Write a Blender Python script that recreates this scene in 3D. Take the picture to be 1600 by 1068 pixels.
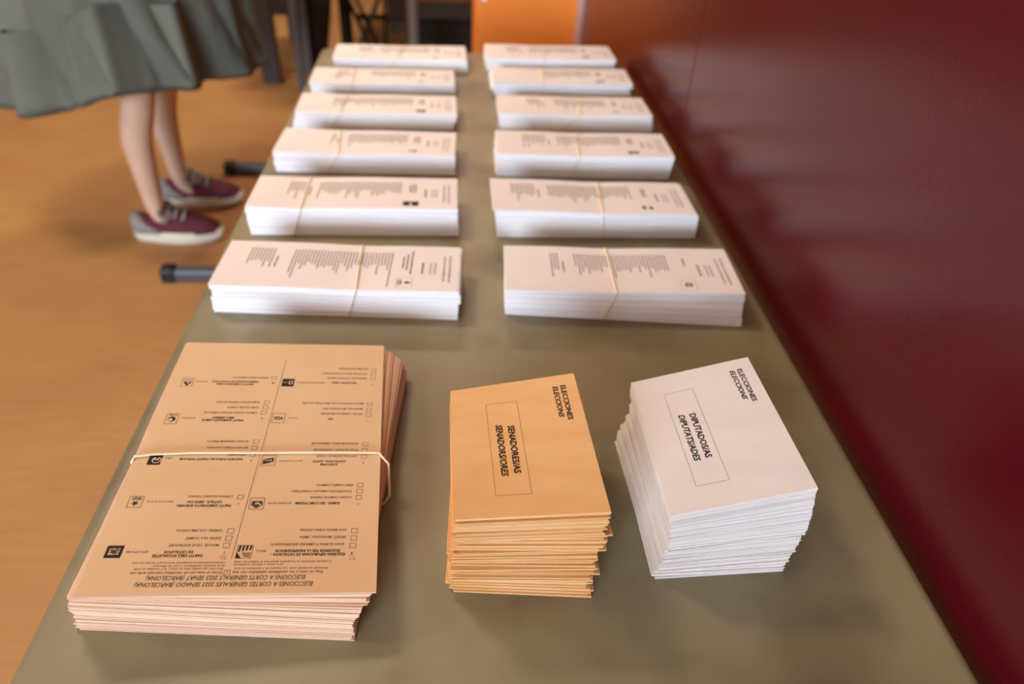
import bpy, bmesh, math, random
from mathutils import Vector, Matrix
random.seed(7)
C = bpy.context.scene.collection
for o in list(bpy.data.objects): bpy.data.objects.remove(o)

# ---------------------------------------------------------------- camera, world, lights, exposure
TZ = 0.74                      # height of the table top above the floor
def lin(h):
    h = h.lstrip('#'); out = []
    for i in (0, 2, 4):
        c = int(h[i:i+2], 16)/255
        out.append(c/12.92 if c <= .04045 else ((c+.055)/1.055)**2.4)
    return (*out, 1)

cd = bpy.data.cameras.new('camera'); cam = bpy.data.objects.new('camera', cd); C.objects.link(cam)
cr, cu, cf = Vector((.99708, -.06125, .04561)), Vector((.00117, .60948, .7928)), Vector((.07636, .79043, -.60778))
M = Matrix((cr, cu, -cf)).transposed().to_4x4(); M.translation = (0, 0, TZ+.52873); cam.matrix_world = M
cd.sensor_fit = 'HORIZONTAL'; cd.sensor_width = 36; cd.lens = 1137.73/1600*36
cd.clip_start = .02; cd.clip_end = 60
cd.dof.use_dof = True; cd.dof.focus_distance = .60; cd.dof.aperture_fstop = 3.6; cd.dof.aperture_blades = 9
bpy.context.scene.camera = cam

w = bpy.data.worlds.new('world'); bpy.context.scene.world = w; w.use_nodes = True
w.node_tree.nodes['Background'].inputs[0].default_value = lin('#dfe8f2'); w.node_tree.nodes['Background'].inputs[1].default_value = .35

def area(name, loc, target, sx, sy, power, col):
    l = bpy.data.lights.new(name, 'AREA'); l.shape = 'RECTANGLE'; l.size = sx; l.size_y = sy
    l.energy = power; l.color = lin(col)[:3]
    o = bpy.data.objects.new(name, l); C.objects.link(o); o.location = loc
    o.rotation_euler = (Vector(target)-Vector(loc)).to_track_quat('-Z', 'Y').to_euler()
    return o
# daylight through the windows behind the camera, warm ceiling lamps
area('window_daylight', (-2.4, -6.0, 2.0), (-.2, 1.2, .9), 4.6, 1.6, 780, '#d6e6ff')
area('ceiling_lamp_light', (-1.15, 1.75, 2.84), (-1.15, 1.75, 0), .6, .4, 27, '#ffe7d3')
area('ceiling_lamp_light', (-2.85, .75, 2.84), (-2.85, .75, 0), .6, .4, 24, '#ffe7d3')
area('ceiling_lamp_light', (-.35, 4.3, 2.84), (-.35, 4.3, 0), .9, .5, 44, '#ffe7d3')

sc = bpy.context.scene
sc.view_settings.view_transform = 'Standard'; sc.view_settings.look = 'None'
sc.view_settings.gamma = 1; sc.view_settings.use_curve_mapping = False
sc.view_settings.exposure = 0.22

# ---------------------------------------------------------------- materials
def mat(name, col, rough=.6, metal=0, spec=.5):
    m = bpy.data.materials.new(name); m.use_nodes = True
    b = m.node_tree.nodes['Principled BSDF']
    b.inputs['Base Color'].default_value = lin(col); b.inputs['Roughness'].default_value = rough
    b.inputs['Metallic'].default_value = metal; b.inputs['Specular IOR Level'].default_value = spec
    return m
def noisy(name, c1, c2, scale=(8, 8, 8), rough=.6, detail=4, lo=.3, hi=.7, bump=0, bscale=200, spec=.5, nscale=1, rvar=0, fleck=None):
    m = mat(name, c1, rough, 0, spec); nt = m.node_tree; N = nt.nodes; L = nt.links; b = N['Principled BSDF']
    tc = N.new('ShaderNodeTexCoord'); mp = N.new('ShaderNodeMapping'); mp.inputs['Scale'].default_value = scale
    L.new(tc.outputs['Object'], mp.inputs[0])
    n = N.new('ShaderNodeTexNoise'); n.inputs['Scale'].default_value = nscale; n.inputs['Detail'].default_value = detail
    L.new(mp.outputs[0], n.inputs['Vector'])
    r = N.new('ShaderNodeValToRGB'); r.color_ramp.elements[0].position = lo; r.color_ramp.elements[1].position = hi
    r.color_ramp.elements[0].color = lin(c1); r.color_ramp.elements[1].color = lin(c2)
    L.new(n.outputs[0], r.inputs[0]); out = r.outputs[0]
    if fleck:
        n2 = N.new('ShaderNodeTexNoise'); n2.inputs['Scale'].default_value = fleck[1]; n2.inputs['Detail'].default_value = 3
        L.new(tc.outputs['Object'], n2.inputs['Vector'])
        r2 = N.new('ShaderNodeValToRGB'); r2.color_ramp.elements[0].position = fleck[2]; r2.color_ramp.elements[1].position = fleck[3]
        mx = N.new('ShaderNodeMix'); mx.data_type = 'RGBA'; L.new(n2.outputs[0], r2.inputs[0]); 
        L.new(r2.outputs[0], mx.inputs[0]); L.new(out, mx.inputs[6]); mx.inputs[7].default_value = lin(fleck[0]); out = mx.outputs[2]
    L.new(out, b.inputs['Base Color'])
    if rvar:
        mr = N.new('ShaderNodeMapRange'); mr.inputs['To Min'].default_value = rough-rvar; mr.inputs['To Max'].default_value = rough+rvar
        L.new(n.outputs[0], mr.inputs[0]); L.new(mr.outputs[0], b.inputs['Roughness'])
    if bump:
        n3 = N.new('ShaderNodeTexNoise'); n3.inputs['Scale'].default_value = bscale; n3.inputs['Detail'].default_value = 2
        L.new(tc.outputs['Object'], n3.inputs['Vector'])
        bp = N.new('ShaderNodeBump'); bp.inputs['Strength'].default_value = bump; bp.inputs['Distance'].default_value = .001
        L.new(n3.outputs[0], bp.inputs['Height']); L.new(bp.outputs[0], b.inputs['Normal'])
    return m
MT = dict(
 table=noisy('table_plastic', '#7d7557', '#958b69', (3, 2, 3), .44, 6, .3, .7, .06, 350, .5, 2, .06, ('#665a40', 7, .5, .74)),
 floor=noisy('wood_vinyl_floor', '#a67c49', '#b88c57', (6, 60, 1), .55, 8, .2, .8, .12, 60, .3, 1, .05, ('#a5754a', 3.5, .4, .9)),
 redwall=noisy('red_panel', '#4c0810', '#540a13', (2, 2, 2), .26, 3, .3, .7, .14, 420, .6),
 white=noisy('white_paper', '#efe8e1', '#f5f0ea', (9, 9, 9), .75, 4, .3, .7, .05, 300, .3),
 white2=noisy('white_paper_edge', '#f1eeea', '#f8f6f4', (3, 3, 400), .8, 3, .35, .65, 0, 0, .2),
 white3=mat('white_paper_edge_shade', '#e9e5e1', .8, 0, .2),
 pink=noisy('salmon_ballot_paper', '#e6c497', '#ebcca1', (14, 14, 14), .75, 5, .3, .7, .06, 500, .25, 1, 0, ('#e0b588', 3.2, .5, .8)),
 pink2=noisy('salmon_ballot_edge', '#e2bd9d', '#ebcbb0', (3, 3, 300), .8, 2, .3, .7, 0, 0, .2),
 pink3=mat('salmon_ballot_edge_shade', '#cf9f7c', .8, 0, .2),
 orange_paper=noisy('orange_envelope_paper', '#e9b473', '#efc286', (10, 40, 10), .62, 5, .3, .7, .06, 500, .3),
 orange_dark=noisy('orange_envelope_paper_dull', '#dda461', '#eab980', (10, 40, 10), .7, 5, .3, .7, 0, 0, .3),
 env_white=noisy('white_envelope_paper', '#e0d8cf', '#e7dfd7', (10, 30, 10), .65, 5, .3, .7, .06, 500, .3),
 env_grey=noisy('white_envelope_paper_dull', '#d6cfc8', '#e2dcd6', (10, 30, 10), .7, 5, .3, .7, 0, 0, .3),
 ink=mat('printing_ink', '#1d1a18', .7, 0, .3), ink_soft=mat('printing_ink_grey', '#5a4638', .7, 0, .3),
 ink_list=mat('printing_ink_fine', '#6a5d54', .7, 0, .3),
 band=noisy('rubber', '#e8d3a8', '#f0dfba', (30, 30, 30), .45, 3, .3, .7, 0, 0, .5),
 steel=noisy('painted_steel', '#474f56', '#50585f', (6, 6, 6), .4, 3, .3, .7, 0, 0, .5), cap=mat('black_plastic', '#15161a', .5),
 darkwood=noisy('dark_wood', '#2c211b', '#372a22', (30, 30, 2), .55, 5, .3, .7, 0, 0, .4),
 brownwood=noisy('brown_wood', '#7a5232', '#8d6340', (3, 3, 20), .6, 5, .3, .7, 0, 0, .4),
 black=noisy('black_fabric', '#1a1715', '#25201d', (20, 20, 20), .8, 3, .3, .7, 0, 0, .3),
 greytube=mat('grey_tube', '#6d665c', .4, .4), greyfab=noisy('grey_fabric', '#4b4540', '#57504a', (30, 30, 30), .85, 3, .3, .7, 0, 0, .2),
 orangewall=noisy('orange_paint', '#e6842c', '#ec8f38', (2, 2, 2), .5, 3, .3, .7, 0, 0, .4),
 trim=mat('pinkish_aluminium', '#c9a596', .45, .2), wallwhite=noisy('white_plaster', '#d9d2c6', '#e0dacf', (1, 1, 1), .85, 3),
 warmwall=noisy('warm_plaster', '#c9a878', '#d1b285', (1, 1, 1), .85, 3), ceil=noisy('ceiling_plaster', '#e0d2bd', '#e6dac7', (1, 1, 1), .9, 3),
 skin=noisy('skin', '#c8a68a', '#d3b296', (12, 12, 12), .5, 4, .3, .7, 0, 0, .4), hair=noisy('brown_hair', '#3a261a', '#4b3324', (40, 40, 4), .5, 4),
 dress=noisy('grey_green_cotton', '#565b52', '#646960', (7, 7, 3), .85, 5, .3, .7, .3, 260, .2),
 shoe=noisy('burgundy_canvas', '#5a2b33', '#6a343d', (30, 30, 30), .8, 4, .3, .7, 0, 0, .2), sole=mat('cream_rubber', '#dcd6c0', .6),
 lace=mat('grey_lace', '#8d857b', .8), heel=mat('grey_heel_fabric', '#8b8880', .8), frame=mat('window_frame_white', '#e6e6e2', .5),
)
def emit(name, col, s):
    m = bpy.data.materials.new(name); m.use_nodes = True; b = m.node_tree.nodes['Principled BSDF']
    b.inputs['Base Color'].default_value = (0, 0, 0, 1); b.inputs['Emission Color'].default_value = lin(col); b.inputs['Emission Strength'].default_value = s
    return m
MT['sky'] = emit('window_sky', '#dbe8f7', 2.2); MT['lamp'] = emit('lamp_diffuser', '#ffe2c0', 3.0)

# ---------------------------------------------------------------- helpers
def obj(name, bm_or_me, m, parent=None, loc=None, smooth=False, kind=None):
    if isinstance(bm_or_me, bmesh.types.BMesh):
        me = bpy.data.meshes.new(name); bmesh.ops.recalc_face_normals(bm_or_me, faces=bm_or_me.faces[:]); bm_or_me.to_mesh(me); bm_or_me.free()
    else: me = bm_or_me
    for q in (m if isinstance(m, (list, tuple)) else [m]): me.materials.append(q)
    if smooth: me.shade_smooth()
    o = bpy.data.objects.new(name, me); C.objects.link(o)
    if loc is not None: o.location = loc
    if parent: o.parent = parent
    if kind: o['kind'] = kind
    return o
def tag(o, label, cat, group=None):
    o['label'] = label; o['category'] = cat
    if group: o['group'] = group
    return o
def thing(name, label, cat, loc, group=None, rz=0):
    o = bpy.data.objects.new(name, None); C.objects.link(o); o.location = loc; o.rotation_euler = (0, 0, rz); o.empty_display_size = .05
    return tag(o, label, cat, group)
def box(bm, x0, x1, y0, y1, z0, z1, bev=0, seg=1, mi=0):
    r = bmesh.ops.create_cube(bm, size=1); vs = r['verts']
    for v in vs: v.co = Vector((x0+(v.co.x+.5)*(x1-x0), y0+(v.co.y+.5)*(y1-y0), z0+(v.co.z+.5)*(z1-z0)))
    fs = set(f for v in vs for f in v.link_faces)
    for f in fs: f.material_index = mi
    if bev:
        es = list({e for v in vs for e in v.link_edges})
        bmesh.ops.bevel(bm, geom=es, offset=bev, segments=seg, affect='EDGES', profile=.5)
    return vs
def boxm(*a, **k):
    bm = bmesh.new(); box(bm, *a, **k); return bm
def tube(bm, pts, r, n=8, closed=False, flat=1.0):
    pts = [Vector(p) for p in pts]; rings = []; N = len(pts); up = None
    for i, p in enumerate(pts):
        a = pts[(i-1) % N] if (closed or i) else p; b = pts[(i+1) % N] if (closed or i < N-1) else p
        t = (b-a).normalized()
        if up is None: up = Vector((0, 0, 1)) if abs(t.z) < .9 else Vector((1, 0, 0))
        s = t.cross(up).normalized(); u = s.cross(t).normalized(); up = u
        rr = r[i] if isinstance(r, (list, tuple)) else r
        rings.append([bm.verts.new(p+rr*(math.cos(2*math.pi*k/n)*s+flat*math.sin(2*math.pi*k/n)*u)) for k in range(n)])
    for i in range(N if closed else N-1):
        A, B = rings[i], rings[(i+1) % N]
        for k in range(n): bm.faces.new((A[k], A[(k+1) % n], B[(k+1) % n], B[k]))
    if not closed: bm.faces.new(rings[0][::-1]); bm.faces.new(rings[-1])
    return bm
def tubem(*a, **k): return tube(bmesh.new(), *a, **k)
def loft(bm, rings, cap=True):
    R = [[bm.verts.new(p) for p in r] for r in rings]; n = len(R[0])
    for A, B in zip(R, R[1:]):
        for k in range(n): bm.faces.new((A[k], A[(k+1) % n], B[(k+1) % n], B[k]))
    if cap: bm.faces.new(R[0][::-1]); bm.faces.new(R[-1])
    return bm
def struct(name, bm, m, parent=None, smooth=False):
    o = obj(name, bm, m, parent, smooth=smooth)
    if not parent: o['kind'] = 'structure'
    return o
def bil(q, u, v):      # q = far-left, far-right, near-right, near-left ; u left to right, v far to near
    a = [q[0][i]*(1-u)+q[1][i]*u for i in range(len(q[0]))]; b = [q[3][i]*(1-u)+q[2][i]*u for i in range(len(q[0]))]
    return Vector([a[i]*(1-v)+b[i]*v for i in range(len(a))])
QUADS={"L1": {"top": [[-0.2906, 0.8517, 0.041], [0.0063, 0.8413, 0.0392], [0.0026, 0.7364, 0.039], [-0.2943, 0.7468, 0.0408]], "bot": [[-0.289, 0.8532], [0.0076, 0.8367], [0.0017, 0.7318], [-0.2948, 0.7483]], "w": 0.297, "l": 0.105}, "R1": {"top": [[0.063, 0.8442, 0.0411], [0.3599, 0.8356, 0.0434], [0.3568, 0.7306, 0.0418], [0.0599, 0.7393, 0.0394]], "bot": [[0.0704, 0.8489], [0.3663, 0.8229], [0.3571, 0.7183], [0.0612, 0.7443]], "w": 0.297, "l": 0.105}, "L2": {"top": [[-0.2951, 1.049, 0.0408], [0.0019, 1.0487, 0.0403], [0.0018, 0.9437, 0.0421], [-0.2952, 0.944, 0.0425]], "bot": [[-0.2937, 1.0451], [0.0033, 1.0484], [0.0045, 0.9434], [-0.2925, 0.9401]], "w": 0.297, "l": 0.105}, "R2": {"top": [[0.0574, 1.0435, 0.0446], [0.3544, 1.0439, 0.041], [0.3545, 0.9389, 0.0417], [0.0575, 0.9385, 0.0453]], "bot": [[0.0595, 1.0451], [0.3565, 1.048], [0.3575, 0.943], [0.0605, 0.9401]], "w": 0.297, "l": 0.105}, "L3": {"top": [[-0.2963, 1.2577, 0.0342], [0.0006, 1.2494, 0.0344], [-0.0024, 1.1444, 0.0355], [-0.2993, 1.1527, 0.0353]], "bot": [[-0.2959, 1.257], [0.0011, 1.2527], [-0.0005, 1.1477], [-0.2974, 1.152]], "w": 0.297, "l": 0.105}, "R3": {"top": [[0.0698, 1.2433, 0.043], [0.3668, 1.2398, 0.0434], [0.3656, 1.1348, 0.0449], [0.0686, 1.1383, 0.0446]], "bot": [[0.0683, 1.2533], [0.3653, 1.2518], [0.3647, 1.1468], [0.0677, 1.1483]], "w": 0.297, "l": 0.105}, "L4": {"top": [[-0.2975, 1.4427, 0.0324], [-0.0006, 1.449, 0.0303], [0.0016, 1.344, 0.0315], [-0.2953, 1.3377, 0.0335]], "bot": [[-0.3044, 1.4475], [-0.0075, 1.4529], [-0.0056, 1.3479], [-0.3025, 1.3425]], "w": 0.297, "l": 0.105}, "R4": {"top": [[0.0809, 1.4647, 0.0294], [0.3779, 1.4657, 0.0303], [0.3783, 1.3607, 0.0318], [0.0813, 1.3597, 0.0308]], "bot": [[0.0847, 1.4675], [0.3816, 1.4643], [0.3805, 1.3593], [0.0835, 1.3625]], "w": 0.297, "l": 0.105}, "L5": {"top": [[-0.3023, 1.6298, 0.0239], [-0.0054, 1.6373, 0.0224], [-0.0028, 1.5324, 0.0256], [-0.2997, 1.5249, 0.0271]], "bot": [[-0.3006, 1.638], [-0.0037, 1.6452], [-0.0011, 1.5403], [-0.298, 1.5331]], "w": 0.297, "l": 0.105}, "R5": {"top": [[0.0794, 1.6499, 0.028], [0.3764, 1.6474, 0.0313], [0.3755, 1.5424, 0.0325], [0.0785, 1.5449, 0.0292]], "bot": [[0.0801, 1.6556], [0.3771, 1.6571], [0.3777, 1.5521], [0.0807, 1.5506]], "w": 0.297, "l": 0.105}, "L6": {"top": [[-0.2759, 1.7905, 0.0284], [0.021, 1.7972, 0.0298], [0.0234, 1.6923, 0.0296], [-0.2735, 1.6855, 0.0282]], "bot": [[-0.269, 1.7992], [0.028, 1.798], [0.0276, 1.693], [-0.2694, 1.6942]], "w": 0.297, "l": 0.105}, "R6": {"top": [[0.0691, 1.8082, 0.0338], [0.3659, 1.8168, 0.0341], [0.369, 1.7118, 0.0335], [0.0721, 1.7033, 0.0331]], "bot": [[0.0657, 1.8117], [0.3623, 1.8267], [0.3676, 1.7218], [0.071, 1.7068]], "w": 0.297, "l": 0.105}, "SEN": {"top": [[-0.2815, 0.6266, 0.0466], [-0.0796, 0.6392, 0.0321], [-0.0603, 0.3253, 0.0406], [-0.2732, 0.3198, 0.0551]], "bot": [[-0.2639, 0.6367], [-0.0546, 0.6204], [-0.0787, 0.3113], [-0.288, 0.3276]], "w": 0.21, "l": 0.31}, "EO": {"top": [[-0.0053, 0.5046, 0.0837], [0.1077, 0.5095, 0.1004], [0.1148, 0.3464, 0.1025], [-0.0006, 0.3442, 0.0999]], "bot": [[0.0104, 0.5133], [0.1238, 0.5056], [0.1128, 0.3441], [-0.0005, 0.3518]], "w": 0.1136, "l": 0.1618}, "EW": {"top": [[0.1684, 0.525, 0.075], [0.2794, 0.5309, 0.1016], [0.2835, 0.368, 0.1006], [0.1695, 0.3646, 0.074]], "bot": [[0.1616, 0.52], [0.2752, 0.5233], [0.2799, 0.3615], [0.1663, 0.3582]], "w": 0.1136, "l": 0.1618}}
SEN_TEXT=[["ESPERANZA SANCHEZ GARCIA", 16.6, 57.0, 57.3, 57.6, "n"], ["ANTONIO DE LA FUENTE RAMOS", 16.4, 49.7, 63.0, 49.9, "n"], ["PALOMA RUIZ PELAEZ", 15.7, 41.9, 46.6, 41.2, "n"], ["RECORTES CERO", 27.1, 65.0, 52.4, 64.6, "b"], ["(RECORTES CERO)", 59.6, 65.0, 86.8, 65.3, "g"], ["9", 11.3, 66.3, 10.2, 66.3, "b"], ["DANIEL CARMONA MARQUEZ", 18.9, 111.7, 58.9, 111.7, "n"], ["MARIA DEL MAR BUENO REY", 18.9, 104.6, 57.8, 104.2, "n"], ["EMILIO GONZALO LAGO MARTINEZ GALTIER", 18.0, 96.7, 77.8, 96.2, "n"], ["VOX", 46.1, 119.1, 51.5, 119.2, "b"], ["(VOX)", 80.2, 118.4, 88.2, 118.3, "g"], ["7", 13.5, 121.0, 12.5, 120.9, "n"], ["ANTONI CASTELLÀ I CLAVÉ", 21.4, 167.5, 57.2, 167.3, "n"], ["ROSA HUGUET I SUGRANYES", 20.7, 159.8, 61.0, 159.1, "n"], ["ANTONI MORRAL I BERENGUER", 20.4, 151.8, 63.7, 150.8, "n"], ["JUNTS PER", 37.9, 177.9, 53.4, 177.7, "b"], ["CATALUNYA - JUNTS", 30.9, 174.1, 59.9, 173.8, "b"], ["(JxCAT-JUNTS)", 69.1, 173.6, 89.0, 173.5, "g"], ["5", 15.7, 175.5, 14.7, 175.5, "b"], ["LAURA CAMPOS FERRER", 23.5, 217.0, 57.4, 217.0, "n"], ["CONCEPCION ABELLAN CARRETERO", 23.2, 210.2, 73.4, 209.9, "n"], ["PERE CAMPS CAMPOS", 22.8, 203.0, 53.6, 202.8, "n"], ["SUMAR - EN COMÚ PODEM", 32.6, 223.3, 68.7, 223.7, "b"], ["(SUMAR-ECP)", 72.1, 223.5, 90.8, 223.2, "g"], ["3", 18.1, 224.6, 17.2, 224.6, "n"], ["JOAN QUERALT I JIMENEZ (INDEPENDENT)", 26.0, 266.2, 82.5, 265.3, "n"], ["ERNEST MARAGALL I MIRA", 25.4, 259.3, 61.3, 258.1, "n"], ["ANA MARIA SURRA SPADEA", 25.2, 252.0, 61.9, 251.2, "n"], ["ESQUERRA REPUBLICANA DE CATALUNYA -", 25.1, 276.0, 80.9, 274.7, "b"], ["ESQUERRES PER LA INDEPENDENCIA", 29.2, 272.5, 78.2, 271.4, "b"], ["(ERC)", 84.6, 272.1, 92.4, 271.8, "g"], ["N.º or.", 17.2, 280.5, 22.1, 279.7, "g"], ["1", 20.3, 274.7, 19.3, 274.7, "n"], ["Doy mi voto a los candidatos señalados con una", 40.3, 292.3, 105.9, 291.0, "i"], ["(Recuerde que puede votar a un máximo de 3 candidatos en total,", 36.8, 288.5, 105.8, 287.9, "g"], ["de la misma o distinta candidatura)", 70.3, 284.3, 106.4, 285.0, "g"], ["(Cualquier alteración en la papeleta determina la nulidad del voto)", 34.8, 282.4, 106.4, 281.8, "g"], ["Dono el meu vot als candidats marcats amb una", 113.2, 291.7, 177.7, 291.8, "i"], ["(Recordeu que podeu votar un màxim de 3 candidats en total,", 113.2, 288.4, 176.3, 288.0, "g"], ["de la mateixa candidatura o una de diferent)", 112.6, 285.8, 163.5, 285.2, "g"], ["(Qualsevol alteració en la papereta determina la nul·litat del vot)", 112.8, 283.2, 178.3, 282.1, "g"], ["MANUEL CRUZ RODRIGUEZ", 120.9, 266.5, 157.5, 265.8, "n"], ["ELENA VILA GOMEZ", 120.7, 259.5, 146.7, 259.3, "n"], ["GABRIEL COLOME GARCIA", 120.9, 252.0, 155.9, 251.6, "n"], ["PARTIT DELS SOCIALISTES", 130.7, 276.2, 166.8, 275.8, "b"], ["DE CATALUNYA", 138.3, 272.7, 159.3, 272.4, "b"], ["(PSC-PSOE)", 170.9, 272.4, 186.4, 272.0, "g"], ["2", 115.9, 273.6, 114.9, 273.6, "n"], ["N.º or.", 113.2, 278.9, 117.4, 278.7, "g"], ["LORENA IGLESIAS TEIXIDO", 120.2, 216.2, 156.1, 215.7, "n"], ["PARTIT DEMÒCRATA EUROPEU", 119.8, 226.3, 162.0, 225.8, "b"], ["CATALÀ - ESPAI CiU", 127.5, 222.3, 154.9, 221.8, "b"], ["(PDeCAT-E-CiU)", 165.7, 221.8, 186.4, 221.4, "g"], ["4", 114.8, 224.0, 113.8, 224.0, "n"], ["PARTIDO POPULAR / PARTIT POPULAR", 121.0, 172.5, 174.4, 170.5, "b"], ["(PP)", 180.6, 170.4, 185.9, 170.4, "g"], ["6", 113.4, 173.6, 112.4, 173.6, "b"], ["JORDI ROMAN", 118.6, 166.2, 134.6, 165.9, "n"], ["MONICA PARES CONTERO", 119.1, 157.4, 154.1, 156.8, "n"], ["ALVARO BENEJAM PERETO", 119.4, 149.5, 155.8, 149.2, "n"], ["DIMITRI NAZAR GEYDARI CEBALLOS", 118.7, 111.0, 167.3, 111.7, "n"], ["LUISA CLAUER CREATS", 118.2, 103.7, 147.5, 103.9, "n"], ["ALEJANDRO CUESTA PATIÑO", 118.2, 95.9, 159.4, 96.5, "n"], ["PARTIT ANIMALISTA AMB EL", 129.3, 121.9, 167.2, 122.0, "b"], ["MEDI AMBIENT", 138.6, 118.2, 158.5, 118.6, "b"], ["(PACMA)", 173.2, 119.1, 185.3, 119.0, "g"], ["8", 113.0, 119.2, 112.0, 119.1, "b"], ["FERRAN PEREZ ARMENGOL", 116.9, 58.5, 152.0, 58.3, "n"], ["PARTIT COMUNISTA DELS", 129.4, 69.0, 165.3, 69.1, "b"], ["TREBALLADORS DE CATALUNYA", 124.7, 65.0, 170.2, 65.3, "b"], ["(PCTC)", 175.0, 65.4, 185.0, 65.6, "g"], ["10", 109.3, 66.3, 111.7, 66.3, "b"], ["ELECCIONES A CORTES GENERALES 2023 SENADO (BARCELONA)", 46.7, 302.4, 171.5, 301.6, "h"], ["ELECCIONS A CORTS GENERALS 2023 SENAT (BARCELONA)", 52.7, 296.3, 165.3, 296.1, "h"]]
SEN_BOXES=[[10.3, 58.0], [10.0, 50.1], [9.6, 42.9], [12.7, 112.8], [12.4, 105.4], [12.1, 97.4], [14.9, 167.8], [14.6, 159.8], [14.2, 152.0], [17.2, 217.0], [16.9, 209.9], [16.6, 202.8], [19.5, 267.0], [19.1, 259.8], [18.9, 252.5], [115.1, 266.4], [114.8, 259.5], [114.8, 252.3], [114.0, 216.6], [113.2, 165.7], [113.1, 157.4], [113.0, 149.5], [112.3, 110.9], [112.0, 103.6], [111.9, 96.1], [110.7, 58.4]]

# ---------------------------------------------------------------- the room
XW = .419                       # face of the red panelling
struct('floor', boxm(-5, 3.6, -6.2, 8.2, -.06, 0), MT['floor'])
struct('ceiling', boxm(-5, 3.6, -6.2, 8.2, 2.9, 2.98), MT['ceil'])
wr = struct('wall_right', boxm(XW+.02, XW+.14, -6.2, 2.56, 0, 2.9), MT['redwall'])
for y0, y1 in ((1.296, 2.552), (.046, 1.293), (-1.204, .043), (-2.454, -1.207), (-3.704, -2.457), (-4.954, -3.707), (-6.2, -4.957)):
    obj('panel', boxm(XW, XW+.02, y0, y1, 0, 2.9, .0012), MT['redwall'], wr)
struct('wall_back', boxm(-5, 3.6, 8.2, 8.32, 0, 2.9), MT['warmwall'])
struct('wall_left', boxm(-5.12, -5, -6.2, 8.2, 0, 2.9), MT['brownwood'])
struct('wall_front', boxm(-5, 3.6, -6.32, -6.2, 0, 2.9), MT['wallwhite'])
struct('wall_side', boxm(3.6, 3.72, -6.2, 8.2, 0, 2.9), MT['wallwhite'])
struct('trim_1', boxm(XW-.018, XW+.12, 2.556, 2.585, 0, 2.9, .003), MT['trim'])
for n, (cx, cy, ax, wd) in enumerate(((-2.4, -6.2, 'x', 4.6),)):
    wf = bmesh.new(); z0, z1 = 1.15, 2.75; bars = 4
    def bar(a0, a1, h0, h1, d0, d1, bm):
        if ax == 'x': box(bm, cx+a0, cx+a1, cy+d0, cy+d1, h0, h1)
        else: box(bm, cx+d0, cx+d1, cy+a0, cy+a1, h0, h1)
    for k in range(bars+1):
        a = -wd/2+k*wd/bars; bar(a-.03, a+.03, z0, z1, 0, .05, wf)
    for z in (z0, z1): bar(-wd/2-.03, wd/2+.03, z-.03, z+.03, 0, .052, wf)
    wo = struct('window_%d' % (n+1), wf, MT['frame'])
    pb = bmesh.new(); bar(-wd/2, wd/2, z0, z1, .004, .012, pb); obj('pane', pb, MT['sky'], wo)
for x, y, wh in ((-1.15, 1.75, 'nearest the ballot table'), (-2.85, .75, 'over the open floor at left'), (-.35, 4.3, 'over the far half of the room')):
    t = thing('ceiling_lamp', 'rectangular ceiling lamp ' + wh, 'lamp', (x, y, 2.9))
    obj('housing', boxm(-.49, .49, -.29, .29, -.045, 0, .004), MT['frame'], t)
    obj('diffuser', boxm(-.45, .45, -.25, .25, -.05, -.044), MT['lamp'], t)

# orange painted pillar behind the far end of the table
pil = thing('pillar', 'bright orange painted pillar beyond the far end of the ballot table', 'pillar', (.25, 2.78, 0))
obj('shaft', boxm(-.185, .162, -.19, .3, 0, 2.9, .004), MT['orangewall'], pil)
nt = obj('notice', boxm(-.016, .016, -.0008, .0008, -.03, .03), MT['white'], None, (.098, 2.588, TZ-.012)); nt.rotation_euler = (0, .5, 0)
tag(nt, 'corner of a pale paper notice stuck on the orange pillar', 'notice')

# ---------------------------------------------------------------- the table
tb = thing('folding_table', 'long greenish taupe folding table top along the red wall', 'table', (.04, .95, 0))
X0, X1, Y0, Y1 = -.326-.04, .405-.04, .0-.95, 1.862-.95
bm = boxm(X0, X1, Y0, Y1, TZ-.042, TZ, .014, 5)
obj('tabletop', bm, MT['table'], tb, smooth=False).data.shade_smooth()
obj('apron', boxm(X0+.03, X1-.03, Y0+.04, Y1-.04, TZ-.075, TZ-.042), MT['steel'], tb)
for yy in (Y0+.3, Y1-.3):
    for xx in (X0+.08, X1-.08):
        lg = obj('leg', tubem([(xx, yy, TZ-.07), (xx, yy, .02)], .014, 10), MT['steel'], tb, smooth=True)
        obj('foot_cap', tubem([(xx, yy, .03), (xx, yy, 0)], .018, 10), MT['cap'], lg, smooth=True)

# ---------------------------------------------------------------- printing
FC = {}
def glyphs(text, bold, shear):
    k = (text, bold, shear)
    if k in FC: return FC[k]
    cu_ = bpy.data.curves.new('t', 'FONT'); cu_.body = text; cu_.size = 1; cu_.shear = shear; cu_.offset = bold
    cu_.resolution_u = 2; cu_.fill_mode = 'FRONT'; cu_.space_character = 1.0
    o = bpy.data.objects.new('t', cu_); C.objects.link(o); bpy.context.view_layer.update()
    me = bpy.data.meshes.new_from_object(o.evaluated_get(bpy.context.evaluated_depsgraph_get()))
    vs = [(v.co.x, v.co.y) for v in me.vertices]; fs = [tuple(p.vertices) for p in me.polygons]
    bpy.data.objects.remove(o); bpy.data.curves.remove(cu_); bpy.data.meshes.remove(me)
    x0 = min(v[0] for v in vs); x1 = max(v[0] for v in vs)
    FC[k] = ([((x-x0)/(x1-x0), y/.69) for x, y in vs], fs, x1-x0)
    return FC[k]
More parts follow.
